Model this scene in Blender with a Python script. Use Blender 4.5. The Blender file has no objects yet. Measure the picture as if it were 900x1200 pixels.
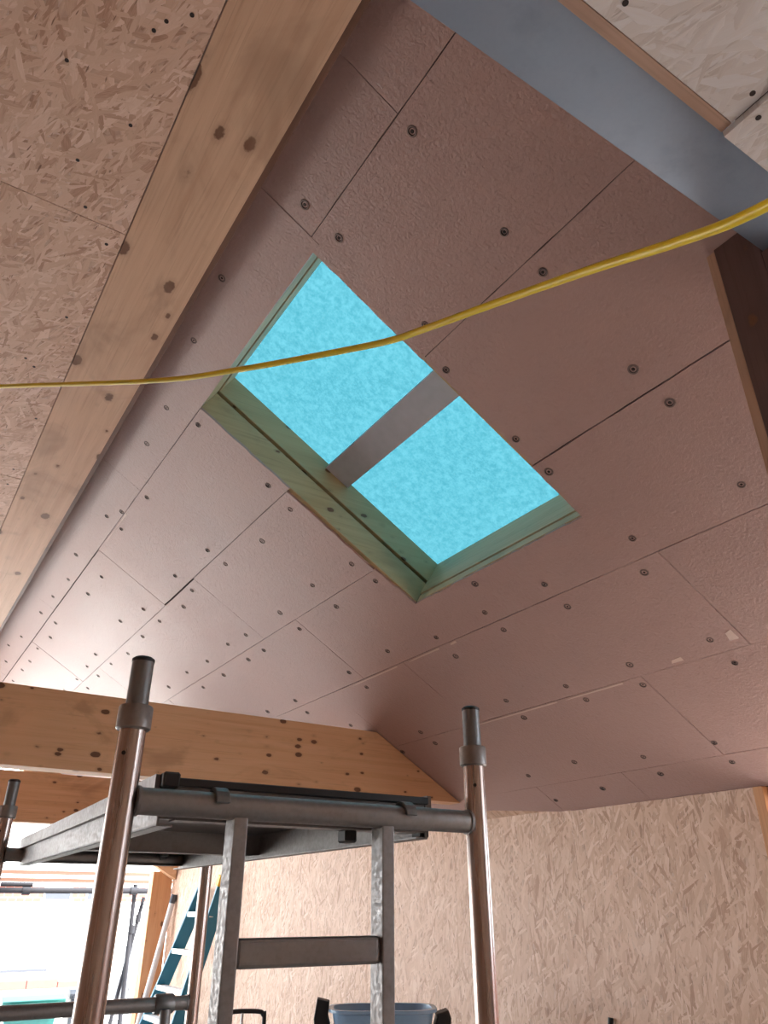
import bpy, bmesh, math, random
from mathutils import Vector, Matrix
random.seed(7)
SC = bpy.context.scene
COL = SC.collection
R = math.radians
# World axes: X runs down the slope towards the eave wall, Y along the room, Z up (metres).

# ------------------------------------------------------------------ camera
cam_d = bpy.data.cameras.new('camera')
cam = bpy.data.objects.new('camera', cam_d); COL.objects.link(cam)
cam.location = (0, 0, 1.6)
cam.rotation_euler = (R(90 + 27.95), 0, R(-32.907))
cam_d.sensor_fit = 'VERTICAL'; cam_d.sensor_height = 36.0; cam_d.lens = 26.148
cam_d.clip_start = 0.02; cam_d.clip_end = 300
SC.camera = cam

# ------------------------------------------------------------------ sky, sun, exposure
w = bpy.data.worlds.new('overcast_sky'); SC.world = w; w.use_nodes = True
bg = w.node_tree.nodes['Background']
bg.inputs['Color'].default_value = (0.80, 0.90, 1.0, 1)
bg.inputs['Strength'].default_value = 6.5
sun_d = bpy.data.lights.new('sun', 'SUN'); sun_d.energy = 16.0; sun_d.angle = R(6); sun_d.color = (1.0, 0.95, 0.88)
sun = bpy.data.objects.new('sun', sun_d); COL.objects.link(sun)
sun.location = (10, 20, 20)
sun.rotation_euler = Vector((-0.30, 0.60, -0.85)).to_track_quat('-Z', 'Y').to_euler()
SC.view_settings.view_transform = 'Standard'; SC.view_settings.look = 'None'
SC.view_settings.exposure = 0.42; SC.view_settings.gamma = 1.0
SC.view_settings.use_curve_mapping = False
SC.cycles.max_bounces = 12; SC.cycles.diffuse_bounces = 8; SC.cycles.sample_clamp_indirect = 12.0

def portal(loc, size_x, size_y, direction):
    d = bpy.data.lights.new('portal', 'AREA'); d.shape = 'RECTANGLE'; d.size = size_x; d.size_y = size_y
    d.cycles.is_portal = True
    o = bpy.data.objects.new('portal', d); COL.objects.link(o); o.location = loc
    o.rotation_euler = Vector(direction).to_track_quat('-Z', 'Z').to_euler()
portal((0.0, 11.3, 1.4), 7.2, 3.0, (0, -1, 0))
portal((4.0, -0.7, 1.675), 1.8, 2.55, (-1, 0, 0))
portal((-3.8, 8.4, 1.2), 4.0, 2.4, (1, 0, 0))

# ------------------------------------------------------------------ helpers
ORI = {}
def props(o, label=None, cat=None, group=None, kind=None):
    if label: o['label'] = label
    if cat: o['category'] = cat
    if group: o['group'] = group
    if kind: o['kind'] = kind
    return o
def thing(name, loc, label, cat, group=None, kind=None):
    o = bpy.data.objects.new(name, None); COL.objects.link(o); o.location = loc
    o.empty_display_size = 0.1
    ORI[o.name] = Vector(loc)
    return props(o, label, cat, group, kind)
def root_origin(p):
    while p.parent: p = p.parent
    return ORI.get(p.name, p.location.copy())
def build(name, bm, mat, parent=None, origin=None, smooth=False, bevel=0.0, seg=2):
    """bm holds world coordinates; it becomes one mesh object."""
    bmesh.ops.recalc_face_normals(bm, faces=bm.faces)
    if bevel:
        es = [e for e in bm.edges if len(e.link_faces) == 2 and e.calc_face_angle(0) > 0.6]
        bmesh.ops.bevel(bm, geom=es, offset=bevel, segments=seg, affect='EDGES', profile=0.6)
    og = root_origin(parent) if parent else Vector(origin or (0, 0, 0))
    for v in bm.verts: v.co -= og
    me = bpy.data.meshes.new(name); bm.to_mesh(me); bm.free()
    for m in (mat if isinstance(mat, (list, tuple)) else [mat]): me.materials.append(m)
    if smooth:
        me.polygons.foreach_set('use_smooth', [True] * len(me.polygons))
        try: me.set_sharp_from_angle(angle=R(42))
        except Exception: pass
    o = bpy.data.objects.new(name, me); COL.objects.link(o)
    if parent: o.parent = parent
    else: o.location = og; ORI[o.name] = og
    return o
def NB(): return bmesh.new()
def a_box(bm, lo, hi):
    x0, y0, z0 = lo; x1, y1, z1 = hi
    v = [bm.verts.new(p) for p in ((x0,y0,z0),(x1,y0,z0),(x1,y1,z0),(x0,y1,z0),(x0,y0,z1),(x1,y0,z1),(x1,y1,z1),(x0,y1,z1))]
    for f in ((0,3,2,1),(4,5,6,7),(0,1,5,4),(1,2,6,5),(2,3,7,6),(3,0,4,7)): bm.faces.new([v[i] for i in f])
    return v
def a_beam(bm, p0, p1, wx, wy, up=(0,0,1)):
    """rectangular bar from p0 to p1: wx across, wy along 'up'."""
    p0 = Vector(p0); p1 = Vector(p1); d = (p1 - p0).normalized(); u = Vector(up)
    s = d.cross(u)
    if s.length < 1e-4: s = d.cross(Vector((1,0,0)))
    s.normalize(); u = s.cross(d).normalized()
    vs = []
    for p in (p0, p1):
        for a, b in ((-1,-1),(1,-1),(1,1),(-1,1)): vs.append(bm.verts.new(p + s*a*wx/2 + u*b*wy/2))
    for f in ((0,1,2,3),(7,6,5,4),(0,4,5,1),(1,5,6,2),(2,6,7,3),(3,7,4,0)): bm.faces.new([vs[i] for i in f])
def a_tube(bm, pts, r, seg=16, inner=None):
    pts = [Vector(p) for p in pts]
    rs = r if isinstance(r, (list, tuple)) else [r]*len(pts)
    t0 = (pts[1]-pts[0]).normalized(); n = t0.orthogonal().normalized(); rings = []
    for i, p in enumerate(pts):
        t = (pts[min(i+1, len(pts)-1)] - pts[max(i-1, 0)]).normalized()
        n = (n - t*n.dot(t)).normalized(); b = t.cross(n)
        rings.append([bm.verts.new(p + (n*math.cos(2*math.pi*k/seg) + b*math.sin(2*math.pi*k/seg))*rs[i]) for k in range(seg)])
    for i in range(len(rings)-1):
        for k in range(seg): bm.faces.new([rings[i][k], rings[i][(k+1)%seg], rings[i+1][(k+1)%seg], rings[i+1][k]])
    bm.faces.new(rings[0][::-1]); bm.faces.new(rings[-1])
def a_prism(bm, poly, depth_vec):
    d = Vector(depth_vec); a = [bm.verts.new(p) for p in poly]; b = [bm.verts.new(Vector(p)+d) for p in poly]
    bm.faces.new(a); bm.faces.new(b[::-1]); n = len(a)
    for i in range(n): bm.faces.new([a[i], b[i], b[(i+1)%n], a[(i+1)%n]])
def box(name, lo, hi, mat, parent=None, origin=None, bevel=0.0):
    bm = NB(); a_box(bm, lo, hi); return build(name, bm, mat, parent, origin, bevel=bevel)
def bar(name, p0, p1, wx, wy, mat, parent=None, origin=None, bevel=0.0, up=(0,0,1)):
    bm = NB(); a_beam(bm, p0, p1, wx, wy, up); return build(name, bm, mat, parent, origin, bevel=bevel)
def tube(name, pts, r, mat, parent=None, origin=None, seg=16):
    bm = NB(); a_tube(bm, pts, r, seg); return build(name, bm, mat, parent, origin, smooth=True)
def smooth_path(P, n=8):
    P = [Vector(p) for p in P]; out = []
    for i in range(len(P)-1):
        a = P[max(i-1,0)]; b = P[i]; c = P[i+1]; d = P[min(i+2,len(P)-1)]
        for k in range(n):
            t = k/n
            out.append(0.5*((2*b)+(c-a)*t+(2*a-5*b+4*c-d)*t*t+(3*b-a-3*c+d)*t*t*t))
    out.append(P[-1]); return out

# ------------------------------------------------------------------ materials
class NT:
    def __init__(s, name):
        s.m = bpy.data.materials.new(name); s.m.use_nodes = True; s.t = s.m.node_tree; s.n = s.t.nodes
        s.b = s.n['Principled BSDF']
    def new(s, ty, **kw):
        q = s.n.new(ty)
        for k, v in kw.items(): setattr(q, k, v)
        return q
    def link(s, a, b): s.t.links.new(a, b)
    def coords(s, jitter=7.0):
        tc = s.new('ShaderNodeTexCoord'); oi = s.new('ShaderNodeObjectInfo')
        m = s.new('ShaderNodeVectorMath', operation='MULTIPLY_ADD')
        s.link(oi.outputs['Random'], m.inputs[0]); m.inputs[1].default_value = (jitter, jitter*1.7, jitter*0.6)
        s.link(tc.outputs['Object'], m.inputs[2]); return m.outputs[0]
    def mapping(s, vec, scale=(1,1,1), rot=(0,0,0), loc=(0,0,0)):
        m = s.new('ShaderNodeMapping'); s.link(vec, m.inputs['Vector'])
        m.inputs['Scale'].default_value = scale; m.inputs['Rotation'].default_value = rot; m.inputs['Location'].default_value = loc
        return m.outputs[0]
    def noise(s, vec, scale, detail=4, rough=0.55, dist=0.0, out='Fac'):
        q = s.new('ShaderNodeTexNoise'); s.link(vec, q.inputs['Vector'])
        q.inputs['Scale'].default_value = scale; q.inputs['Detail'].default_value = detail
        q.inputs['Roughness'].default_value = rough; q.inputs['Distortion'].default_value = dist
        return q.outputs[out]
    def ramp(s, fac, stops):
        q = s.new('ShaderNodeValToRGB'); s.link(fac, q.inputs['Fac']); e = q.color_ramp.elements
        while len(e) < len(stops): e.new(0.5)
        for i, (p, c) in enumerate(stops):
            e[i].position = p; e[i].color = (c[0], c[1], c[2], 1) if isinstance(c, (list, tuple)) else (c, c, c, 1)
        return q.outputs['Color']
    def mix(s, a, b, fac, mode='MIX'):
        q = s.new('ShaderNodeMix', data_type='RGBA', blend_type=mode)
        for val, idx in ((fac, 0), (a, 6), (b, 7)):
            if hasattr(val, 'links'): s.link(val, q.inputs[idx])
            else: q.inputs[idx].default_value = val if idx == 0 else (*val[:3], 1)
        return q.outputs[2]
    def math(s, op, a, b=0.0, c=None):
        q = s.new('ShaderNodeMath', operation=op)
        for i, v in enumerate((a, b, c)):
            if v is None: continue
            if hasattr(v, 'links'): s.link(v, q.inputs[i])
            else: q.inputs[i].default_value = v
        return q.outputs[0]
    def maprange(s, v, a, b, c=0.0, d=1.0, smooth=True):
        q = s.new('ShaderNodeMapRange'); q.interpolation_type = 'SMOOTHSTEP' if smooth else 'LINEAR'
        s.link(v, q.inputs[0]); q.inputs[1].default_value = a; q.inputs[2].default_value = b
        q.inputs[3].default_value = c; q.inputs[4].default_value = d; return q.outputs[0]
    def bump(s, h, strength=0.2, dist=0.01):
        q = s.new('ShaderNodeBump'); s.link(h, q.inputs['Height']); q.inputs['Strength'].default_value = strength
        q.inputs['Distance'].default_value = dist; s.link(q.outputs[0], s.b.inputs['Normal'])
    def base(s, c):
        if hasattr(c, 'links'): s.link(c, s.b.inputs['Base Color'])
        else: s.b.inputs['Base Color'].default_value = (*c, 1)
    def set(s, rough=0.5, metal=0.0, spec=0.5):
        s.b.inputs['Roughness'].default_value = rough; s.b.inputs['Metallic'].default_value = metal
        s.b.inputs['Specular IOR Level'].default_value = spec

def m_plain(name, col, rough=0.5, metal=0.0, spec=0.5, var=0.12, scale=18):
    k = NT(name); v = k.coords()
    k.base(k.mix(tuple(c*(1-var) for c in col), tuple(min(1, c*(1+var)) for c in col), k.noise(v, scale)))
    k.set(rough, metal, spec); return k.m

def m_board():
    k = NT('pink_plasterboard'); v = k.coords(3.0)
    big = k.noise(v, 1.6, 3); fine = k.noise(v, 85, 3, 0.6); mid = k.noise(v, 40, 3)
    c = k.mix((0.375, 0.240, 0.217), (0.445, 0.294, 0.267), big)
    c = k.mix(c, (0.34, 0.212, 0.190), k.maprange(mid, 0.5, 0.8, 0, 0.35))
    k.base(c)
    k.link(k.maprange(big, 0.3, 0.7, 0.30, 0.37), k.b.inputs['Roughness']); k.b.inputs['Specular IOR Level'].default_value = 0.55
    h = k.math('ADD', fine, k.math('MULTIPLY', mid, 0.5)); k.bump(h, 0.5, 0.008); return k.m

def m_wood(name, axis, cols, knot=(0.16, 0.07, 0.035), rough=0.55, knots=True, scale=1.0, kd=1.0, kr=0.12):
    """axis 0/1/2: direction of the grain."""
    k = NT(name); v = k.coords(6.1)
    st = [22*scale]*3; st[axis] = 0.9*scale
    wob = k.noise(v, 1.3, 2)
    g = k.noise(k.mapping(v, tuple(st)), 1.0, 5, 0.6, 0.6)
    st2 = [140*scale]*3; st2[axis] = 3.0*scale
    fine = k.noise(k.mapping(v, tuple(st2)), 1.0, 3)
    c = k.ramp(g, [(0.25, cols[0]), (0.5, cols[1]), (0.75, cols[2])])
    c = k.mix(c, tuple(x*0.72 for x in cols[0]), k.maprange(fine, 0.52, 0.75, 0, 0.45))
    c = k.mix(c, tuple(min(1, x*1.15) for x in cols[1]), k.maprange(wob, 0.5, 0.75, 0, 0.4))
    if knots:
        sk = [9.0*kd]*3; sk[axis] = 5.0*kd
        vo = k.new('ShaderNodeTexVoronoi', feature='F1'); k.link(k.mapping(v, tuple(sk)), vo.inputs['Vector'])
        vo.inputs['Scale'].default_value = 1.0
        sv = k.new('ShaderNodeSeparateColor'); k.link(vo.outputs['Color'], sv.inputs[0])
        warp = k.math('ADD', k.math('ADD', vo.outputs['Distance'], k.math('MULTIPLY', k.noise(v, 60, 3), 0.10)), k.math('MULTIPLY', k.math('SUBTRACT', sv.outputs[0], 0.55), 0.34))
        halo = k.maprange(warp, kr, kr+0.17, 0.4, 0.0); core = k.maprange(warp, kr-0.005, kr+0.04, 1.0, 0.0)
        c = k.mix(c, tuple(x*0.62 for x in cols[1]), halo); c = k.mix(c, knot, core)
    st3 = [3.0]*3; st3[axis] = 1.6
    c = k.mix(c, tuple(x*0.60 for x in cols[0]), k.maprange(k.noise(k.mapping(v, tuple(st3)), 1.0, 4, 0.6, 1.2), 0.54, 0.74, 0, 0.5))
    k.base(c); k.set(rough, 0, 0.4); k.bump(k.math('ADD', g, fine), 0.12, 0.003); return k.m

def m_osb(name, plane, tint=(1, 1, 1), scale=1.0, along=0.0, bump=0.35, con=1.0):
    """strand board: four layers of overlapping flakes. plane 'xy' or 'yz' or 'xz'."""
    k = NT(name); v = k.coords(9.0)
    sep = k.new('ShaderNodeSeparateXYZ'); k.link(v, sep.inputs[0]); cb = k.new('ShaderNodeCombineXYZ')
    a, b = {'xy': (0, 1), 'yz': (1, 2), 'xz': (0, 2)}[plane]
    k.link(sep.outputs[a], cb.inputs[0]); k.link(sep.outputs[b], cb.inputs[1])
    wv = k.new('ShaderNodeTexNoise'); k.link(cb.outputs[0], wv.inputs['Vector']); wv.inputs['Scale'].default_value = 9*scale; wv.inputs['Detail'].default_value = 1
    wm = k.new('ShaderNodeVectorMath', operation='MULTIPLY_ADD'); k.link(wv.outputs['Color'], wm.inputs[0])
    wm.inputs[1].default_value = (0.016/scale, 0.016/scale, 0); k.link(cb.outputs[0], wm.inputs[2]); uv = wm.outputs[0]
    ramp = [(0.0, (0.40*tint[0], 0.255*tint[1], 0.175*tint[2])), (0.18, (0.52*tint[0], 0.365*tint[1], 0.265*tint[2])),
            (0.5, (0.58*tint[0], 0.425*tint[1], 0.32*tint[2])), (0.82, (0.62*tint[0], 0.47*tint[1], 0.365*tint[2])), (1.0, (0.68*tint[0], 0.545*tint[1], 0.45*tint[2]))]
    mean = ramp[2][1]; ramp = [(p, tuple(m+(c-m)*con for c, m in zip(cc, mean))) for p, cc in ramp]
    col = h = None
    for i, (ang, sx, sy) in enumerate(((4, 8, 40), (-17, 10, 60), (24, 11, 70), (52, 14, 66), (-44, 15, 80), (10, 20, 160))):
        r_ = R(ang + along)
        mp = k.mapping(uv, (1, 1, 1), (0, 0, r_), (i*3.1, i*1.7, 0)); mp2 = k.mapping(mp, (sx*scale, sy*scale, 1))
        vo = k.new('ShaderNodeTexVoronoi', feature='F1', voronoi_dimensions='2D'); k.link(mp2, vo.inputs['Vector']); vo.inputs['Scale'].default_value = 1.0
        sc_ = k.new('ShaderNodeSeparateColor'); k.link(vo.outputs['Color'], sc_.inputs[0])
        streak = k.noise(k.mapping(mp, (30*scale, 420*scale, 1)), 1.0, 2)
        val = k.math('ADD', sc_.outputs[0], k.math('MULTIPLY', k.math('SUBTRACT', streak, 0.5), 0.55))
        ci = k.ramp(val, ramp)
        hi = k.math('SUBTRACT', sc_.outputs[1], k.math('MULTIPLY', vo.outputs['Distance'], 0.35))
        if col is None: col, h = ci, hi
        else:
            sel = k.math('GREATER_THAN', hi, h); col = k.mix(col, ci, sel); h = k.math('MAXIMUM', h, hi)
    dark = k.maprange(k.noise(cb.outputs[0], 38*scale, 2), 0.70, 0.78, 0, 0.5*con)
    slit = k.maprange(k.noise(k.mapping(k.mapping(uv, (1,1,1), (0,0,R(along+20))), (16*scale, 110*scale, 1)), 1.0, 1), 0.71, 0.76, 0, 0.75*con)
    low = k.maprange(h, 0.30, 0.60, 0.35*con, 0.0)
    col = k.mix(col, (0.20*tint[0], 0.11*tint[1], 0.065*tint[2]), low); col = k.mix(col, (0.15*tint[0], 0.075*tint[1], 0.045*tint[2]), dark)
    col = k.mix(col, (0.13*tint[0], 0.06*tint[1], 0.035*tint[2]), slit)
    k.base(col); k.set(0.55, 0, 0.45); k.bump(h, bump, 0.006); return k.m

def m_metal(name, col, rough=0.35, metal=0.9, stain=(0.25, 0.17, 0.12), amt=0.35, sc=14):
    k = NT(name); v = k.coords()
    n = k.noise(v, sc, 5, 0.65); f = k.noise(v, 90, 3)
    c = k.mix(col, stain, k.maprange(n, 0.48, 0.78, 0, amt)); k.base(c)
    k.set(rough, metal, 0.5); k.link(k.maprange(f, 0.3, 0.7, rough*0.8, rough*1.3), k.b.inputs['Roughness']); k.bump(f, 0.012, 0.001); return k.m

def m_tube(name, a, b):
    """drawn tube: stains run along its length."""
    k = NT(name); v = k.coords()
    n = k.noise(k.mapping(v, (60, 60, 2.2)), 1.0, 4, 0.6); f = k.noise(v, 60, 3)
    k.base(k.mix(a, b, k.maprange(n, 0.38, 0.66))); k.set(0.26, 0.96, 0.5)
    k.link(k.maprange(n, 0.3, 0.7, 0.2, 0.34), k.b.inputs['Roughness']); k.bump(f, 0.03, 0.001); return k.m

def m_membrane():
    k = NT('blue_breather_membrane'); v = k.coords()
    n = k.noise(v, 30, 6, 0.75); n2 = k.noise(v, 95, 3)
    mot = k.math('ADD', k.math('MULTIPLY', n, 0.7), k.math('MULTIPLY', n2, 0.3))
    c = k.mix((0.0115, 0.052, 0.064), (0.0225, 0.076, 0.091), k.maprange(mot, 0.36, 0.64))
    tr = k.new('ShaderNodeBsdfTranslucent'); k.link(c, tr.inputs['Color'])
    df = k.new('ShaderNodeBsdfDiffuse'); df.inputs['Color'].default_value = (0.06, 0.25, 0.30, 1)
    ad = k.new('ShaderNodeMixShader'); ad.inputs[0].default_value = 0.25
    k.link(tr.outputs[0], ad.inputs[1]); k.link(df.outputs[0], ad.inputs[2])
    k.link(ad.outputs[0], k.n['Material Output'].inputs['Surface']); return k.m

def m_brick():
    k = NT('red_brick'); v = k.coords(0)
    br = k.new('ShaderNodeTexBrick'); k.link(k.mapping(v, (1,1,1), (R(90),0,0)), br.inputs['Vector'])
    br.inputs['Color1'].default_value = (0.20,0.065,0.05,1); br.inputs['Color2'].default_value = (0.25,0.09,0.065,1); br.inputs['Mortar'].default_value = (0.3,0.27,0.24,1)
    br.inputs['Scale'].default_value = 2.2; k.base(br.outputs['Color']); k.set(0.85); return k.m

M = {}
M['board'] = m_board()
M['glulam_y'] = m_wood('pine_glulam_along_room', 1, ((0.49,0.295,0.19),(0.58,0.37,0.25),(0.65,0.43,0.295)), kr=0.14)
M['glulam_x'] = m_wood('pine_glulam_across_room', 0, ((0.62,0.35,0.19),(0.70,0.425,0.245),(0.75,0.475,0.29)), kd=1.8, kr=0.11)
M['glulam_z'] = m_wood('pine_post', 2, ((0.52,0.25,0.11),(0.60,0.31,0.15),(0.66,0.38,0.20)))
M['dark_z'] = m_wood('dark_timber', 2, ((0.075,0.042,0.037),(0.105,0.060,0.053),(0.135,0.080,0.070)))
M['brown_z'] = m_wood('brown_timber', 2, ((0.36,0.21,0.14),(0.42,0.26,0.18),(0.46,0.30,0.21)), knots=False)
M['edge_y'] = m_wood('ply_edge', 1, ((0.13,0.06,0.04),(0.17,0.08,0.052),(0.21,0.10,0.066)), knots=False)
M['batten_x'] = m_wood('brown_batten', 0, ((0.36,0.23,0.17),(0.43,0.28,0.21),(0.48,0.33,0.25)), knots=False)
M['liner_x'] = m_wood('pale_pine_liner_sloping', 0, ((0.38,0.275,0.14),(0.44,0.325,0.175),(0.49,0.37,0.21)), scale=0.8, kd=1.7, kr=0.08)
M['liner_y'] = m_wood('pale_pine_liner', 1, ((0.42,0.32,0.19),(0.48,0.37,0.225),(0.53,0.42,0.265)), knots=False)
M['plank_x'] = m_wood('scaffold_board', 0, ((0.13,0.065,0.045),(0.16,0.085,0.06),(0.19,0.105,0.075)), knots=False)
M['osb_ceil'] = m_osb('strand_board_ceiling', 'xy', (1.08,0.99,0.99), 0.85, 60, 0.45, 1.1)
M['osb_soffit'] = m_osb('strand_board_soffit', 'xy', (1.08,1.36,1.74), 0.7, 62, 0.9, 0.35)  # pale bluish tint carries the cool window light on this board
M['osb_wall'] = m_osb('strand_board_wall', 'yz', (1.10,1.03,1.0), 0.8, 74, 0.3, 1.0)
M['osb_xz'] = m_osb('strand_board_end_wall', 'xz', (1,1,1), 1.0, 80)
M['deck'] = m_plain('dark_roof_deck', (0.05,0.032,0.026), 0.9)
M['steel'] = m_metal('grey_painted_steel', (0.25,0.30,0.38), 0.40, 0.3, (0.16,0.19,0.24), 0.5, 5)
M['tube'] = m_tube('worn_tube', (0.50,0.43,0.40), (0.33,0.245,0.21))
M['alu'] = m_metal('brushed_aluminium', (0.30,0.285,0.28), 0.52, 0.75, (0.19,0.165,0.155), 0.6)
M['alu_dark'] = m_metal('dull_aluminium', (0.29,0.275,0.268), 0.45, 0.8, (0.2,0.17,0.15), 0.5)
M['spigot'] = m_metal('grey_spigot', (0.20,0.205,0.21), 0.42, 0.7, (0.18,0.16,0.15), 0.4)
M['black'] = m_plain('black_rubber', (0.012,0.012,0.013), 0.5)
M['ply'] = m_plain('dark_phenolic_deck', (0.06,0.045,0.04), 0.45)
M['washer'] = m_metal('washer_metal', (0.20,0.145,0.135), 0.5, 0.5, (0.1,0.07,0.06), 0.6, 120)
M['screw'] = m_plain('dark_screw', (0.035,0.022,0.02), 0.45, 0.4)
M['paper'] = m_plain('torn_paper', (0.62,0.47,0.42), 0.7)
M['yellow'] = m_plain('yellow_cable', (0.78,0.58,0.02), 0.32, 0, 0.5, 0.05)
M['membrane'] = m_membrane()
M['grey_bar'] = m_plain('grey_batten', (0.44,0.45,0.50), 0.7)
M['teal'] = m_plain('blue_fibreglass', (0.015,0.16,0.26), 0.4)
M['white_alu'] = m_metal('white_aluminium', (0.78,0.80,0.82), 0.4, 0.4, (0.6,0.6,0.6), 0.2)
M['yellow_cap'] = m_plain('yellow_plastic', (0.80,0.48,0.02), 0.45)
M['pipe'] = m_plain('pale_grey_plastic', (0.58,0.56,0.55), 0.35)
M['blue_tub'] = m_plain('pale_blue_plastic', (0.25,0.40,0.58), 0.3)
M['concrete'] = m_plain('concrete', (0.32,0.30,0.28), 0.85, 0, 0.3, 0.2, 6)
M['paving'] = m_plain('pale_paving', (0.60,0.57,0.53), 0.85, 0, 0.3, 0.12, 4)
M['white_wall'] = m_plain('white_render', (0.80,0.80,0.78), 0.8, 0, 0.3, 0.04, 3)
M['brick'] = m_brick()
M['glass_dark'] = m_plain('dark_glass', (0.05,0.052,0.065), 0.15, 0, 0.6)
M['fence'] = m_plain('grey_white_cladding', (0.13,0.13,0.14), 0.5)
M['bin_green'] = m_plain('green_bin_plastic', (0.02,0.15,0.13), 0.4)
M['bin_grey'] = m_plain('grey_bin_plastic', (0.05,0.053,0.065), 0.45)
M['stone'] = m_plain('terracotta_coping', (0.22,0.085,0.07), 0.8)

# ------------------------------------------------------------------ sloping ceiling
PH = R(30.448); TP = math.tan(PH); CP = math.cos(PH); SP = math.sin(PH); H0 = 4.3
NRM = Vector((SP, 0, CP))
def cp(x, y, s=0.0):
    """point of the ceiling's underside at plan (x, y), lifted s along the normal."""
    return Vector((x, y, H0 - TP*x)) + NRM*s
HX0, HX1, HY0, HY1 = 0.875, 2.166, 1.855, 3.037      # rooflight opening
ceil = thing('ceiling', (0, 0, 0), 'sloping ceiling of pink plasterboard panels around the rooflight', 'ceiling', kind='structure')
CY0, CY1 = 0.60, 10.95
bm = NB()
for (x0, x1, y0, y1) in ((0.30, HX0-0.022, CY0, CY1), (HX1+0.022, 3.95, CY0, CY1), (HX0-0.022, HX1+0.022, CY0, HY0-0.022), (HX0-0.022, HX1+0.022, HY1+0.064, CY1)):
    a_prism(bm, [cp(x0,y0,.02), cp(x1,y0,.02), cp(x1,y1,.02), cp(x0,y1,.02)], NRM*0.29)
build('roof_deck', bm, M['deck'], ceil)

def rag(p, q, n, amp):
    """points from p to q (q left out) with a ragged cut edge."""
    out = [p]
    for i in range(1, n):
        t = i/n; j = random.uniform(-amp, amp)
        d = Vector((q[0]-p[0], q[1]-p[1], 0)).normalized()
        out.append((p[0]+(q[0]-p[0])*t - d.y*j, p[1]+(q[1]-p[1])*t + d.x*j))
    return out
PANELS = []
G = 0.0014
def panel(poly, ragged=()):
    """plan polygon, counter-clockwise; 'ragged' lists edges that were cut by hand."""
    pts = []
    for i, p in enumerate(poly):
        q = poly[(i+1) % len(poly)]; L = math.hypot(q[0]-p[0], q[1]-p[1])
        if i in ragged: pts += rag(p, q, max(2, int(L/0.035)), 0.0035)
        else: pts += rag(p, q, max(2, int(L/0.09)), 0.0009)
    off = random.uniform(0, 0.0016)
    bm = NB(); a_prism(bm, [cp(x, y, off) for x, y in pts], NRM*0.0125)
    o = build('panel', bm, M['board'], ceil)
    PANELS.append((o, [(p[0], p[1]) for p in poly])); return o
def rect(x0, x1, y0, y1, ragged=()): return panel([(x0+G,y0+G),(x1-G,y0+G),(x1-G,y1-G),(x0+G,y1-G)], ragged)
# row against the ridge beam
for a, b in ((CY0,1.22),(1.22,1.80)): rect(0.50, 0.842, a, b)
for a, b in ((1.80,4.02),(4.02,6.42),(6.42,8.82),(8.82,CY1)): rect(0.50, 0.876, a, b)
# rows crossed by the rooflight
rect(0.842, 1.372, CY0, HY0-0.006, (2,))
rect(1.372, 1.905, CY0, HY0-0.016, (2,))
rect(0.876, 1.387, HY1-0.004, 5.0, (0,))
for a, b in ((5.0,7.4),(7.4,9.8),(9.8,CY1)): rect(0.88, 1.395, a, b)
rect(1.387, 1.92, HY1+0.026, 4.43, (0,))
for a, b in ((4.43,6.83),(6.83,9.23),(9.23,CY1)): rect(1.395, 1.92, a, b)
x0, x1 = 1.907, 2.425
panel([(x0+G,CY0+G),(x1-G,CY0+G),(x1-G,3.98-G),(x0+0.014,3.98-G),(x0+0.014,HY1+0.022),(HX1+0.004,HY1+0.006),(HX1+0.004,HY0-0.010),(x0+G,HY0-0.010)], (4,5,6))
for a, b in ((3.98,6.38),(6.38,8.78),(8.78,CY1)): rect(1.92, 2.425, a, b)
for a, b in ((CY0,1.70),(1.70,3.545),(3.545,4.385),(4.385,6.8),(6.8,9.2),(9.2,CY1)): rect(2.425, 2.937, a, b)
for a, b in ((CY0,2.28),(2.28,4.16),(4.16,6.56),(6.56,8.96),(8.96,CY1)): rect(2.937, 3.47, a, b)
rect(3.47, 3.70, CY0, 2.93); rect(3.47, 3.70, 2.93, 3.61)
panel([(3.47+G,3.61+G),(3.694,3.61+G),(3.60,4.2),(3.60,6.0-G),(3.47+G,6.0-G)])
for a, b in ((6.0,8.4),(8.4,CY1)): rect(3.47, 3.688, a, b)

bm = NB(); a_prism(bm, [cp(3.604,3.63,.012), cp(3.702,3.63,.012), cp(3.702,5.99,.012), cp(3.604,5.99,.012)], NRM*0.007); build('filler_strip', bm, M['osb_wall'], ceil)
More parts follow.
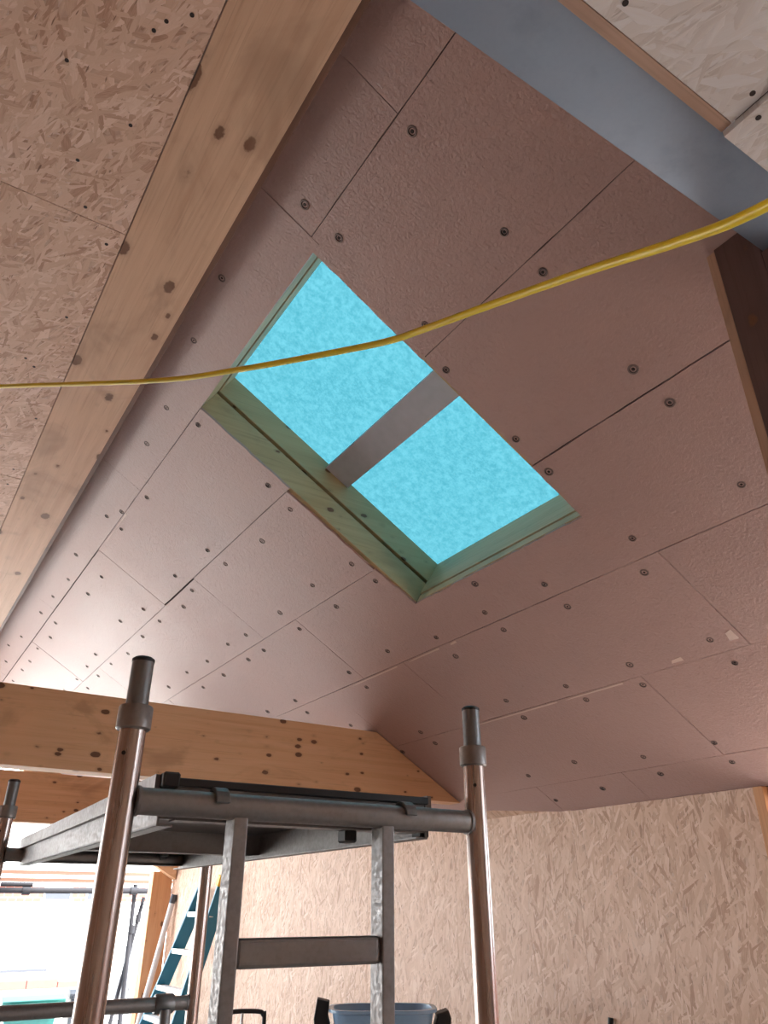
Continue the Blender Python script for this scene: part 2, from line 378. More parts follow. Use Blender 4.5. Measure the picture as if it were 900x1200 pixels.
# screws with dished washers, on the rafter lines
SCR = [(0.769,1.718),(0.67,2.275),(0.702,2.687),(0.913,1.716),(0.899,1.226),(1.268,1.234),(1.426,1.233),(1.297,1.719),(0.756,3.219),(0.771,3.591),(0.909,3.148),(0.92,4.031),(0.808,4.543),(0.860,4.369),(0.912,4.548),(0.786,5.296),(0.991,5.311),(0.834,5.732),(0.99,5.709),(0.815,6.2),(0.81,6.66),(0.938,6.634),(0.973,7.0),(0.789,7.477),(0.741,7.92),(0.948,7.459),(0.962,7.908),(0.955,8.286),(1.267,5.722),(1.317,5.283),(1.442,5.264),(1.443,5.681),(1.465,6.142),(1.309,6.625),(1.329,6.997),(1.346,7.454),(1.439,6.57),(1.442,7.009),(1.311,3.134),(1.458,3.16),(1.483,3.563),(1.331,4.038),(1.448,4.022),(1.307,4.565),(1.434,4.567),(1.473,4.832),(1.837,4.556),(1.823,4.837),(1.977,4.559),(1.841,5.273),(1.977,4.816),(1.826,5.675),(1.98,5.277),(1.815,3.564),(1.84,4.038),(1.978,3.567),(1.978,4.032),(2.349,4.041),(1.837,3.158),(1.97,3.129),(1.452,1.800),(1.791,1.800),(1.957,1.801),(1.82,1.237),(1.971,1.224),(2.325,1.24),(2.335,1.743),(2.483,1.824),(2.357,2.278),(2.493,2.279),(2.478,2.71),(2.215,2.602),(2.374,3.142),(2.511,3.151),(2.33,3.563),(2.863,1.834),(3.001,1.829),(2.864,2.275),(2.985,2.312),(2.874,2.705),(2.98,2.675),(2.984,3.153),(3.375,3.572),(3.342,3.148),(3.394,2.702),(3.389,2.265),(3.559,3.156),(3.522,2.71),(3.52,2.276),(3.593,3.575),(2.48,4.038),(2.371,4.837),(2.484,4.861),(2.685,4.578),(2.853,3.145),(2.887,4.023),(2.992,4.009),(2.989,4.382),
       (2.49,1.24),(2.88,1.30),(3.00,1.30),(3.39,1.30),(3.39,1.83),(3.53,1.83),(2.36,2.71),(1.84,6.15),(1.98,5.70),(2.36,5.28),(2.50,5.28),(2.88,4.86),(3.0,4.86),(2.36,5.72),(0.95,8.8),(0.80,8.4),(0.80,9.2),(1.34,7.95),(1.46,7.46),(1.33,8.4),(1.45,7.95)]
def washer_mesh():
    bm = NB(); seg = 14
    prof = ((0.0185,0.0), (0.0175,0.0022), (0.0125,0.0026), (0.0095,-0.0015), (0.0065,-0.001), (0.0045,0.0008))
    rings = [[bm.verts.new((r*math.cos(2*math.pi*k/seg), r*math.sin(2*math.pi*k/seg), z)) for k in range(seg)] for r, z in prof]
    for i in range(len(rings)-1):
        for k in range(seg):
            f = bm.faces.new([rings[i][k], rings[i][(k+1)%seg], rings[i+1][(k+1)%seg], rings[i+1][k]]); f.material_index = 0 if i < 2 else 1
    f = bm.faces.new(rings[-1]); f.material_index = 1
    me = bpy.data.meshes.new('screw'); bm.to_mesh(me); bm.free()
    me.materials.append(M['washer']); me.materials.append(M['screw']); return me
WM = washer_mesh()
def inside(p, poly):
    c = False; n = len(poly)
    for i in range(n):
        a = poly[i]; b = poly[(i+1) % n]
        if (a[1] > p[1]) != (b[1] > p[1]) and p[0] < (b[0]-a[0])*(p[1]-a[1])/(b[1]-a[1]) + a[0]: c = not c
    return c
q_down = (-NRM).to_track_quat('Z', 'Y')
for p in SCR:
    for o, poly in PANELS:
        if inside(p, poly):
            s = bpy.data.objects.new('screw', WM); COL.objects.link(s); s.parent = o
            s.location = cp(p[0], p[1], 0.0003); s.rotation_mode = 'QUATERNION'; s.rotation_quaternion = q_down
            k = random.uniform(0.82, 1.08); s.scale = (k, k, 1); break
# torn paper flaps left on the board edges
def flap(x, y, lx, ly, lift):
    for o, poly in PANELS:
        if inside((x, y), poly):
            bm = NB(); a = cp(x, y, -0.0004); b = cp(x+lx, y, -0.0004); c = cp(x+lx*0.8, y+ly, -lift); d = cp(x+lx*0.1, y+ly*0.8, -lift*0.7)
            a_prism(bm, [a, b, c, d], NRM*0.0006); build('paper_flap', bm, M['paper'], o); return
flap(2.845, 1.70+0.02, 0.05, 0.035, 0.010); flap(2.90, 2.02, 0.02, 0.06, 0.006); flap(2.432, 3.05, 0.012, 0.05, 0.006); flap(2.432, 3.2, 0.008, 0.30, 0.003); flap(2.432, 3.62, 0.008, 0.55, 0.003)
flap(2.944, 2.4, 0.008, 0.4, 0.003); flap(2.944, 2.85, 0.008, 0.8, 0.003); flap(0.884, 4.35, 0.006, 0.5, 0.003)

# ------------------------------------------------------------------ rooflight
win = thing('window_1', cp(1.52, 2.45, 0), 'rooflight opening in the sloping ceiling covered with translucent blue membrane', 'window', kind='structure')
def slab(name, x0, x1, y0, y1, s0, s1, mat):
    bm = NB(); a_prism(bm, [cp(x0,y0,s0), cp(x1,y0,s0), cp(x1,y1,s0), cp(x0,y1,s0)], NRM*(s1-s0)); return build(name, bm, mat, win, bevel=0.0015, seg=1)
for s0, s1, inset in ((0.013, 0.148, 0.0), (0.166, 0.305, 0.004)):
    slab('lining_board', HX0, HX1, HY1-inset, HY1+0.060, s0, s1, M['liner_x'])
    slab('lining_board', HX0, HX1, HY0-0.02, HY0+inset, s0, s1, M['liner_x'])
    slab('lining_board', HX0-0.02, HX0+inset, HY0, HY1, s0, s1, M['liner_y'])
slab('lining_board', HX1, HX1+0.02, HY0, HY1, 0.013, 0.062, M['liner_y'])
slab('lining_board', HX1-0.004, HX1+0.02, HY0, HY1, 0.070, 0.165, M['liner_y'])
slab('lining_board', HX1-0.001, HX1+0.02, HY0, HY1, 0.168, 0.305, M['liner_y'])
slab('cross_batten', 1.455, 1.592, HY0+0.004, HY1-0.004, 0.268, 0.304, M['grey_bar'])
bm = NB(); N = 14
grid = [[bm.verts.new(cp(HX0-0.05+(HX1-HX0+0.1)*i/N, HY0-0.05+(HY1-HY0+0.1)*j/N, 0.3125 + 0.006*abs(math.sin(math.pi*i/N*2)*math.sin(math.pi*j/N)))) for j in range(N+1)] for i in range(N+1)]
for i in range(N):
    for j in range(N): bm.faces.new([grid[i][j], grid[i+1][j], grid[i+1][j+1], grid[i][j+1]])
props(build('membrane', bm, M['membrane'], win, smooth=True), 'mottled translucent turquoise breather membrane')

# ------------------------------------------------------------------ flat strand board ceilings
ZF, ZS = 3.8, 3.2                                   # undersides: ridge beam level, steel level
flat = thing('ceiling', (0, 0, ZF), 'flat strand board ceiling on the far side of the ridge beam', 'ceiling', kind='structure')
box('joist_deck', (-3.6, -4.1, ZF+.026), (0.256, 11.0, ZF+.20), M['deck'], flat)
SHEETS = []
def sheet(par, x0, x1, y0, y1, mat, z):
    o = box('panel', (x0+.0015, y0+.0015, z), (x1-.0015, y1-.0015, z+.018), mat, par)
    SHEETS.append((o, par, x0, x1, y0, y1, z)); return o
ys = [-4.1, -2.65, -0.25, 2.167, 4.30, 6.70, 9.10, 11.0]
for i in range(len(ys)-1):
    for x0, x1 in ((-3.6,-2.15),(-2.15,-0.95),(-0.95,0.2605)):
        sheet(flat, x0, x1, ys[i], ys[i+1], M['osb_ceil'], ZF + .004 + random.uniform(0, .002))
sof = thing('ceiling', (2, -1.8, ZS), 'strand board soffit in front of the steel beam, tinted pale for cool window light', 'ceiling', kind='structure')
bm = NB(); a_box(bm, (0.44, -4.1, ZS-.018), (3.95, 0.47, ZS+.20)); a_box(bm, (0.44, -4.1, ZS+.20), (0.50, 0.48, ZF+.2)); build('joist_deck', bm, M['deck'], sof)
box('panel', (0.42, -4.1, ZS-.04), (0.4385, 0.482, ZF+.1), M['osb_wall'], sof)
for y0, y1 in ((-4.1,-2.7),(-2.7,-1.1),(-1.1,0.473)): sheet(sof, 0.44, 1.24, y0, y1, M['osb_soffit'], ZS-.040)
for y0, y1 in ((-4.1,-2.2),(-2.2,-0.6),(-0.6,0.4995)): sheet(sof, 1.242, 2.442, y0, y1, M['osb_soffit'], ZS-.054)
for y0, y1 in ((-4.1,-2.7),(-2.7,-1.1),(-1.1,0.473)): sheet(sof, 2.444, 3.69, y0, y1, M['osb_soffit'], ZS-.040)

bm = NB(); seg = 10
r0 = [bm.verts.new((0.0065*math.cos(2*math.pi*k/seg), 0.0065*math.sin(2*math.pi*k/seg), -0.0014)) for k in range(seg)]
r1 = [bm.verts.new((0.0065*math.cos(2*math.pi*k/seg), 0.0065*math.sin(2*math.pi*k/seg), 0.0)) for k in range(seg)]
bm.faces.new(r0[::-1])
for k in range(seg): bm.faces.new([r0[k], r0[(k+1)%seg], r1[(k+1)%seg], r1[k]])
NM = bpy.data.meshes.new('screw_head'); bm.to_mesh(NM); bm.free(); NM.materials.append(M['screw'])
for x, y in ((0.117,1.388),(0.139,1.344),(-0.072,1.611),(0.146,1.716),(0.102,2.119),(0.034,1.938),(0.173,2.742),(0.077,3.121),(0.121,3.165),(0.194,1.289),(0.21,2.25),(0.20,4.2),(0.20,4.4),(0.21,3.6),
             (1.215,0.405),(1.266,0.428),(0.84,0.43),(1.262,0.10),(1.22,0.08)):
    for o, par, x0, x1, y0, y1, z in SHEETS:
        if x0 < x < x1 and y0 < y < y1:
            h_ = bpy.data.objects.new('screw_head', NM); COL.objects.link(h_); h_.parent = o; h_.location = Vector((x, y, z)) - root_origin(o); break

# ------------------------------------------------------------------ walls, floor
floor = box('floor', (-3.7, -4.2, -0.12), (3.95, 11.15, 0.0), M['concrete'])
props(floor, 'bare concrete floor slab of the room', 'floor', kind='structure')
wr = thing('wall_right', (3.69, 0, 0), 'strand board eave wall below the sloping ceiling', 'wall', kind='structure')
def wall_top(x): return H0 - TP*x
bm = NB(); a_prism(bm, [(3.712,2.29,0),(3.95,2.29,0),(3.95,2.29,wall_top(3.95)),(3.712,2.29,wall_top(3.712)+.01)], (0, 8.66, 0)); build('stud_wall', bm, M['deck'], wr)
py = [2.30, 3.55, 4.75, 5.95, 7.15, 8.35, 9.55, 10.94]
for a, b in zip(py[:-1], py[1:]): box('panel', (3.69, a+.001, 0.003), (3.71, b-.001, 2.1285 if a < 3 else 2.15), M['osb_wall'], wr)
bm = NB()
a_box(bm, (3.70, 0.62, 2.06), (3.95, 2.29, 2.12)); a_box(bm, (3.70, -4.2, 2.95), (3.95, 0.62, ZF+.2)); a_box(bm, (3.70, -4.2, 0), (3.95, -1.6, 2.95)); a_box(bm, (3.70, 0.20, 2.06), (3.95, 0.62, 2.95)); a_box(bm, (3.70, 0.20, 0.0), (3.95, 1.30, 2.06)); a_box(bm, (3.70, -1.6, 0.0), (3.95, 0.20, 0.4))
build('lintel', bm, M['glulam_z'], wr)
t = props(box('trim_1', (3.66, 2.235, 0.0), (3.95, 2.287, 2.125), M['glulam_z'], None, (3.8, 2.26, 0), 0.003), 'orange timber jamb at the end of the strand board wall', 'jamb', kind='structure')
bm = NB(); a_box(bm, (-3.75,-4.2,0), (-3.6,6.4,ZF+.2)); a_box(bm, (-3.75,10.4,0), (-3.6,11.0,ZF+.2)); a_box(bm, (-3.75,6.4,2.4), (-3.6,10.4,ZF+.2))
wl = build('wall_left', bm, M['osb_wall']); props(wl, 'strand board wall on the far left side of the room', 'wall', kind='structure')
wb = box('wall_back', (-3.6, -4.25, 0), (3.7, -4.1, ZF+.2), M['osb_xz']); props(wb, 'strand board wall behind the viewer', 'wall', kind='structure')
bm = NB(); a_box(bm, (-3.6,10.95,2.78), (0.56,11.15,ZF+.2)); a_box(bm, (-3.6,10.95,0), (-3.2,11.15,2.78))
wf = build('wall_far', bm, M['osb_xz']); props(wf, 'strand board end wall beside the gable opening', 'wall', kind='structure')
bm = NB(); a_prism(bm, [(1.84,0.513,3.195),(3.7,0.513,2.14),(3.7,0.513,3.195)], (0, 0.08, 0)); a_prism(bm, [(0.42,0.513,3.24),(3.7,0.513,3.24),(0.42,0.513,4.25)], (0, 0.08, 0))
bk = build('wall_bulkhead', bm, M['osb_xz']); props(bk, 'strand board bulkhead above the steel beam', 'wall', kind='structure')

# ------------------------------------------------------------------ beams and posts
rb = thing('glulam_beam', (0.417, 3, ZF), 'long pine ridge beam running beside the flat strand board ceiling', 'beam')
box('beam_body', (0.262, 0.60, ZF), (0.572, 10.94, 3.945), M['glulam_y'], rb, bevel=0.003)
box('beam_body', (0.262, -4.09, ZF), (0.415, 0.599, 3.945), M['glulam_y'], rb, bevel=0.003)
bm = NB(); a_prism(bm, [(0.5725,0.60,ZF+.012),(0.596,0.60,ZF+.012),(0.596,0.60,H0-TP*0.596-.002),(0.5725,0.60,H0-TP*0.5725-.002)], (0, 10.3, 0)); build('edge_board', bm, M['edge_y'], rb)
def tie(y, lab):
    th_ = 0.14; zb, zt = 2.245, 2.657; xb = (H0-zb)/TP - 0.006; xt = (H0-zt)/TP - 0.006
    bm = NB(); a_prism(bm, [(-0.9,y,zb),(xb,y,zb),(xt,y,zt),(-0.9,y,zt)], (0, th_, 0))
    o = build('tie_beam', bm, M['glulam_x'], None, (1.2, y+th_/2, zb), bevel=0.003)
    props(o, lab, 'beam'); return o
tie(4.40, 'orange pine tie beam spanning above the scaffold tower, nearer of the two')
tie(7.50, 'pine tie beam seen farther back, below the nearer tie beam')
bm = NB(); gx0, gx1 = 0.44, 3.68
a_prism(bm, [(gx0,10.80,H0-TP*gx0-.30),(gx1,10.80,H0-TP*gx1-.22),(gx1,10.80,H0-TP*gx1-.003),(gx0,10.80,H0-TP*gx0-.003)], (0, 0.14, 0))
props(build('gable_rafter', bm, M['glulam_x'], None, (2.0, 10.9, 2.9), bevel=0.003), 'sloping pine rafter along the top of the open gable end', 'rafter')
gp = box('timber_post', (3.42, 10.95, 0), (3.685, 11.12, 2.02), M['glulam_z'], None, (3.55, 11.03, 0), 0.003)
props(gp, 'orange pine post between the strand board wall and the bright opening', 'post')
st = thing('steel_beam', (1.0, 0.59, 3.2), 'grey painted steel beam crossing in front of the sloping ceiling', 'beam')
box('bottom_flange', (0.445, 0.500, 3.20), (1.74, 0.672, 3.214), M['steel'], st, bevel=0.002)
box('web', (0.445, 0.600, 3.214), (1.74, 0.608, 3.236), M['steel'], st)
bt = box('edge_batten', (0.445, 0.4735, 3.160), (1.2395, 0.4995, 3.2), M['batten_x'], None, (0.85, 0.486, 3.160), 0.001)
props(bt, 'thin brown timber batten between the steel beam and the strand board soffit', 'batten')
pp = thing('timber_post', (1.76, 0.62, 0), 'dark timber post under the right end of the steel beam', 'post')
def post_part(name, x0, x1, y0, y1, mat):
    bm = NB(); a_prism(bm, [(x0,y0,0),(x1,y0,0),(x1,y0,min(3.195 if y0 < .67 else 9, H0-TP*x1-.002)),(x0,y0,min(3.195 if y0 < .67 else 9, H0-TP*x0-.002))], (0, y1-y0, 0)); return build(name, bm, mat, pp, bevel=0.0015, seg=1)
post_part('post_body', 1.675, 1.83, 0.675, 0.797, M['dark_z'])
post_part('post_body', 1.675, 1.83, 0.605, 0.674, M['dark_z'])
post_part('edge_strip', 1.679, 1.83, 0.798, 0.825, M['brown_z'])

# ------------------------------------------------------------------ scaffold tower
a_ = R(-2.0); VX = Vector((math.cos(a_), math.sin(a_), 0)); VY = Vector((-math.sin(a_), math.cos(a_), 0))
NL = Vector((0.390, 1.497, 0))
def tp(u, v, z): return NL + VX*u + VY*v + Vector((0, 0, z))
TW, TL, RZ = 0.82, 1.90, 1.775
tower = thing('scaffold_tower', tp(TW/2, TL/2, 0), 'aluminium scaffold tower with ladder frame standing under the rooflight', 'scaffold tower')
for (u, v) in ((0,0),(TW,0),(0,TL),(TW,TL)):
    po = tube('pole', [tp(u,v,0.12), tp(u,v,RZ+0.135)], 0.0254, M['tube'], tower, seg=24)
    tube('collar', [tp(u,v,RZ+0.126), tp(u,v,RZ+0.129), tp(u,v,RZ+0.169), tp(u,v,RZ+0.172)], [0.0300,0.0328,0.0328,0.0305], M['alu_dark'], po, seg=24)
    tube('spigot', [tp(u,v,RZ+0.13), tp(u,v,RZ+0.262)], 0.0215, M['spigot'], po, seg=20)
    tube('end_cap', [tp(u,v,RZ+0.260), tp(u,v,RZ+0.266), tp(u,v,RZ+0.270)], [0.0225,0.0225,0.017], M['black'], po, seg=20)
    tube('lock_button', [tp(u,v,RZ+0.02)+Vector((-0.0250*0.6,-0.0250*0.8,0.06)), tp(u,v,RZ+0.02)+Vector((-0.028*0.6,-0.028*0.8,0.06))], 0.004, M['black'], po, seg=8)
    tube('castor', [tp(u-0.018,v,0.0625), tp(u+0.018,v,0.0625)], 0.0625, M['black'], tower, seg=20)
for v in (0, TL):
    for z in (RZ, 1.265, 0.765, 0.30):
        if v == 0 and z in (1.265, 0.765): continue
        r_ = tube('frame_rail', [tp(0.022,v,z), tp(TW-0.022,v,z)], 0.0245, M['alu_dark'] if v == 0 else M['alu_dark'], tower, seg=20)
        for u0, u1 in ((0.024,0.030),(TW-0.030,TW-0.024)): tube('weld', [tp(u0,v,z), tp(u1,v,z)], 0.0275, M['alu'], r_, seg=18)
for u in (0.232, 0.570):
    bm = NB(); o = tp(u, 0.015, 0)
    a_beam(bm, tp(u,0.012,0.30), tp(u,0.012,RZ-0.015), 0.029, 0.05, VY)
    build('ladder_stile', bm, M['alu'], tower, bevel=0.003)
for z in (1.5225, 1.2725, 1.0225, 0.7725, 0.5225):
    bm = NB(); a_beam(bm, tp(0.246,0.012,z), tp(0.556,0.012,z), 0.040, 0.050); build('rung', bm, M['alu_dark'], tower, bevel=0.012, seg=4)
for v0, v1, u in ((0.03, TL-0.03, 0.0), (0.03, TL-0.03, TW)):
    tube('brace', [tp(u,v0,0.55), tp(u,v1,0.55)], 0.020, M['alu'], tower)
# coupler with a short down tube hooked on the far rail
cl = tube('brace_clamp', [tp(TW-0.155,TL,1.265), tp(TW-0.15,TL,1.265), tp(TW-0.085,TL,1.265), tp(TW-0.08,TL,1.265)], [0.030,0.034,0.034,0.030], M['spigot'], tower, seg=18)
tube('brace_tube', [tp(TW-0.118,TL-0.03,1.25), tp(TW-0.10,TL-0.06,0.62)], 0.021, M['spigot'], cl)

# platform
PU0, PU1, PV0, PV1 = 0.083, 0.715, 0.052, TL+0.02
plat = thing('scaffold_platform', tp(0.4, 0.95, 1.745), 'aluminium framed scaffold deck hooked over the tower rails', 'platform')
def tbox(name, u0, u1, v0, v1, z0, z1, mat, parent, bevel=0.0):
    bm = NB(); a_prism(bm, [tp(u0,v0,z0), tp(u1,v0,z0), tp(u1,v1,z0), tp(u0,v1,z0)], (0,0,z1-z0)); return build(name, bm, mat, parent, bevel=bevel, seg=1)
tbox('deck_board', PU0+.004, PU1-.004, PV0, PV1, 1.814, 1.826, M['ply'], plat)
for u, sgn in ((PU0, 1), (PU1, -1)):
    sr = tbox('side_rail', min(u,u+.004*sgn), max(u,u+.004*sgn), PV0, PV1, 1.738, 1.828, M['alu'], plat)
    tbox('bottom_flange', min(u,u+.032*sgn), max(u,u+.032*sgn), PV0, PV1, 1.738, 1.742, M['alu'], sr)
    tbox('top_lip', min(u-.013*sgn,u-.0005*sgn), max(u-.013*sgn,u-.0005*sgn), PV0, PV1, 1.797, 1.833, M['alu'], sr)
for v in (PV0+.002, 1.05, PV1-.03):
    cb_ = tbox('cross_member', PU0+.006, PU1-.006, v, v+.025, 1.752, 1.812, M['alu_dark'], plat)
    tbox('lower_lip', PU0+.034, PU1-.034, v-.010, v+.035, 1.7495, 1.7525, M['alu'], cb_)
tbox('rubber_edge', PU0+.012, PU1-.002, PV0-.012, PV0-.001, 1.812, 1.828, M['black'], plat, 0.002)
tbox('rubber_end', PU0-.004, PU0+.030, PV0-.026, PV0+.01, 1.806, 1.836, M['black'], plat, 0.004)
tbox('rubber_block', 0.505, 0.535, PV0+.01, PV0+.05, 1.725, 1.752, M['black'], plat, 0.004)
tbox('rubber_block', PU1-.012, PU1+.012, PV0+.01, PV0+.05, 1.742, 1.760, M['black'], plat, 0.003)
for u in (0.185, 0.620):
    for v, s in ((0.0, 1), (TL, -1)):
        pts = []
        for k in range(10):
            an = R(-35 + 215*k/9); pts.append(tp(u, v + s*math.cos(an)*0.030, RZ + math.sin(an)*0.030))
        pts = [tp(u, v + s*0.075, 1.795)] + pts if s else pts
        bm = NB(); prev = None
        arc = [(math.cos(R(-10+185*k/9)), math.sin(R(-10+185*k/9))) for k in range(10)]
        poly = [(0.034*c, 0.034*s_) for c, s_ in arc] + [(0.0262*c, 0.0262*s_) for c, s_ in reversed(arc)]
        a_prism(bm, [tp(u-0.014, v + s*y, RZ + z) for y, z in poly], VX*0.028)
        a_prism(bm, [tp(u-0.014, v + s*0.030, 1.783), tp(u-0.014, v + s*0.056, 1.783), tp(u-0.014, v + s*0.056, 1.803), tp(u-0.014, v + s*0.030, 1.803)], VX*0.028)
        build('hook', bm, M['spigot'], plat, bevel=0.0015, seg=1)

# ------------------------------------------------------------------ yellow cable
cpts = [(-1.55,4.50,3.796),(-0.75,3.20,3.31),(-0.30,2.46,3.04),(0.007,1.959,2.866),(0.306,1.471,2.693),(0.428,1.236,2.621),(0.546,0.997,2.557),(0.588,0.885,2.522),(0.606,0.797,2.494),(0.628,0.609,2.425),(0.631,0.452,2.352),(0.623,0.326,2.281),(0.606,0.224,2.225),(0.56,0.0,2.13),(0.45,-0.6,1.95),(0.3,-1.6,1.72),(0.1,-2.8,1.62),(0.0,-4.05,1.66)]
cb = tube('site_cable', smooth_path(cpts, 8), 0.0062, M['yellow'], None, (0.3, 1.0, 2.6), 12)
props(cb, 'yellow cable slung across the room below the ceiling', 'cable')

# ------------------------------------------------------------------ things along the wall
ld = thing('stepladder', (3.35, 9.6, 0), 'blue fibreglass stepladder leaning folded against the strand board wall', 'ladder')
A0, A1 = Vector((3.25, 10.42, 0.0)), Vector((3.60, 9.52, 1.80)); B0, B1 = Vector((3.25, 9.32, 0.0)), Vector((3.60, 8.87, 1.86))
for p0, p1 in ((A0,A1),(B0,B1)):
    d = (p1-p0).normalized(); bar('rail', p0, p1, 0.035, 0.15, M['teal'], ld, bevel=0.004, up=(-1,0,0.2))
bar('top_cap', B1 - (B1-B0).normalized()*0.07 , B1 + (B1-B0).normalized()*0.04, 0.07, 0.175, M['yellow_cap'], ld, bevel=0.006, up=(-1,0,0.2))
bar('end_shoe', B0 + Vector((0,0,0.012)), B0 + (B1-B0).normalized()*0.07, 0.05, 0.165, M['black'], ld, up=(-1,0,0.2)); bar('end_shoe', A0+ Vector((0,0,0.012)), A0 + (A1-A0).normalized()*0.07, 0.05, 0.165, M['black'], ld, up=(-1,0,0.2))
for t_ in (0.10, 0.265, 0.43, 0.635, 0.845):
    p = A0.lerp(A1, t_); q = B0.lerp(B1, t_ + (0.0 if t_ < .3 else 0.0)); q.z = p.z
    bar('step', p+Vector((-.02,0,0)), q+Vector((-.02,0,0)), 0.10, 0.05, M['white_alu'], ld, bevel=0.003)
pv = thing('plastic_pipe', (3.40, 10.9, 0), 'pale grey plastic pipe leaning beside the orange post', 'pipe')
tube('pipe_body', [(3.38,10.86,0.002),(3.645,10.72,1.68)], 0.036, M['pipe'], pv); tube('pipe_cap', [(3.637,10.724,1.64),(3.655,10.715,1.74)], 0.040, M['bin_grey'], pv)
wbn = bar('shadow_bar', (3.45,10.45,0.03), (3.655,10.35,1.30), 0.045, 0.03, M['brown_z'], None, (3.45,10.45,0.0), 0.002); props(wbn, 'short brown bar standing in for a shadow between the grey pipe and the ladder', 'batten')  # brown bar takes the place of a thin shadow beside the pipe
# blue tub on a workbench
TB = Vector((2.72, 4.22, 0)); tx = Vector((0.86,-0.50,0)); ty = Vector((0.50,0.86,0))
def tb(u, v, z): return TB + tx*u + ty*v + Vector((0,0,z))
wbk = thing('workbench', TB, 'black folding trestle bench carrying the pale blue tub by the wall', 'workbench')
bm = NB(); a_prism(bm, [tb(-.42,-.25,.76), tb(.42,-.25,.76), tb(.42,.25,.76), tb(-.42,.25,.76)], (0,0,.035)); build('bench_top', bm, M['ply'], wbk, bevel=.003)
for u in (-.36,.36):
    for v in (-.2,.2): bar('leg', tb(u*1.05,v*1.15,0), tb(u,v,.76), .04, .04, M['black'], wbk)
bar('stretcher', tb(-.36,0,.3), tb(.36,0,.3), .03, .03, M['black'], wbk)
tub = thing('plastic_tub', tb(0,0,.795), 'pale blue plastic tub with black curved end handles below the scaffold', 'tub')
bm = NB(); prof = ((.20,.13,.0),(.255,.165,.14),(.285,.185,.285),(.305,.205,.29),(.305,.205,.305),(.278,.178,.305),(.245,.155,.14),(.19,.12,.02)); rings = []
for ru, rv, z in prof:
    ring = []
    for k in range(28):
        an = 2*math.pi*k/28; c, s_ = math.cos(an), math.sin(an)
        ring.append(bm.verts.new(tb(ru*math.copysign(abs(c)**.55, c), rv*math.copysign(abs(s_)**.55, s_), .7955+z)))
    rings.append(ring)
for i in range(len(rings)-1):
    for k in range(28): bm.faces.new([rings[i][k], rings[i][(k+1)%28], rings[i+1][(k+1)%28], rings[i+1][k]])
bm.faces.new(rings[0]); bm.faces.new(rings[-1]); build('tub_body', bm, M['blue_tub'], tub, smooth=True)
for s_ in (-1, 1):
    bm = NB(); poly = [(.30,.33 if s_ < 0 else .27),(.37,.345 if s_ < 0 else .29),(.385,.25),(.36,.05),(.22,.02),(.275,.16),(.306,.26)]
    a_prism(bm, [tb(s_*u, -.06, .80+z) for u, z in poly], ty*0.12); build('handle', bm, M['black'], tub, bevel=.006)
# hand truck
HT = Vector((2.49, 5.55, 0)); ht = thing('hand_truck', HT, 'black tubular hand truck with looped handle standing near the wall', 'hand truck')
def hp(u, v, z): return HT + tx*u + ty*v + Vector((0,0,z))
loop = [hp(-.12,0,.12), hp(-.12,.0,.90), hp(-.11,0,.955), hp(-.08,0,.975), hp(.08,0,.975), hp(.11,0,.955), hp(.12,0,.90), hp(.12,0,.12)]
tube('frame', smooth_path(loop, 5), .014, M['black'], ht, seg=12)
for z in (.35,.6,.82): tube('cross_bar', [hp(-.12,0,z), hp(.12,0,z)], .009, M['black'], ht, seg=10)
tube('centre_tube', [hp(-.03,0,.14), hp(-.03,0,.97)], .010, M['white_alu'], ht, seg=10)
bm = NB(); a_prism(bm, [hp(-.18,-.24,.015), hp(.18,-.24,.015), hp(.18,.02,.015), hp(-.18,.02,.015)], (0,0,.006)); build('toe_plate', bm, M['alu_dark'], ht)
for u in (-.2,.2): tube('wheel', [hp(u-.025,.07,.11), hp(u+.025,.07,.11)], .108, M['black'], ht, seg=20)
tube('axle', [hp(-.2,.07,.11), hp(.2,.07,.11)], .009, M['alu'], ht, seg=8); bar('frame_foot', hp(-.12,.0,.0), hp(-.12,0,.13), .02, .02, M['black'], ht); bar('frame_foot', hp(.12,0,0), hp(.12,0,.13), .02, .02, M['black'], ht)
# broom whose handle end just shows
br = thing('broom', (3.45, 3.41, 0), 'broom leaning against the strand board wall, only its dark handle end showing', 'broom')
tube('handle', [(3.42,3.41,0.10),(3.662,3.41,1.02)], .013, M['brown_z'], br, seg=12); tube('handle_end', [(3.660,3.41,1.012),(3.674,3.41,1.066)], .0145, M['black'], br, seg=12)
bm = NB(); a_box(bm, (3.38,3.24,.055), (3.44,3.58,.105)); build('head', bm, M['dark_z'], br, bevel=.006); bm = NB(); a_box(bm, (3.37,3.245,0.001), (3.45,3.575,.056)); build('bristles', bm, M['bin_grey'], br, bevel=.008)

# ------------------------------------------------------------------ outside the gable
GZ = -0.55
gr = box('ground', (-40, 11.2, GZ-.2), (45, 70, GZ), M['paving']); props(gr, 'bright paved yard outside the gable opening', 'ground', kind='structure')
gs = box('ground', (4.2, -40, GZ-.2), (45, 11.2, GZ), M['paving']); props(gs, 'pale paving beside the eave wall', 'ground', kind='structure')
gl = box('ground', (-40, -40, GZ-.2), (-3.9, 11.2, GZ), M['paving']); props(gl, 'pale paving outside the wide opening on the left', 'ground', kind='structure')
nw = box('light_cut_wall', (8.2, -8, GZ), (8.4, 4, 1.3), M['brick']); props(nw, 'unseen brick wall added outside the eave side to cut window light', 'wall', kind='structure')  # out-of-view wall, added to reduce light through the eave window
hs = thing('house', (4, 26, GZ), 'white rendered house with a red brick band across the yard', 'house')
box('lower_wall', (-12, 26, GZ), (16, 26.3, 1.72), M['white_wall'], hs); box('brick_wall', (-12, 26.06, 1.72), (16, 26.3, 2.12), M['brick'], hs); box('upper_wall', (-12, 26.03, 2.12), (16, 26.3, 3.6), M['white_wall'], hs)
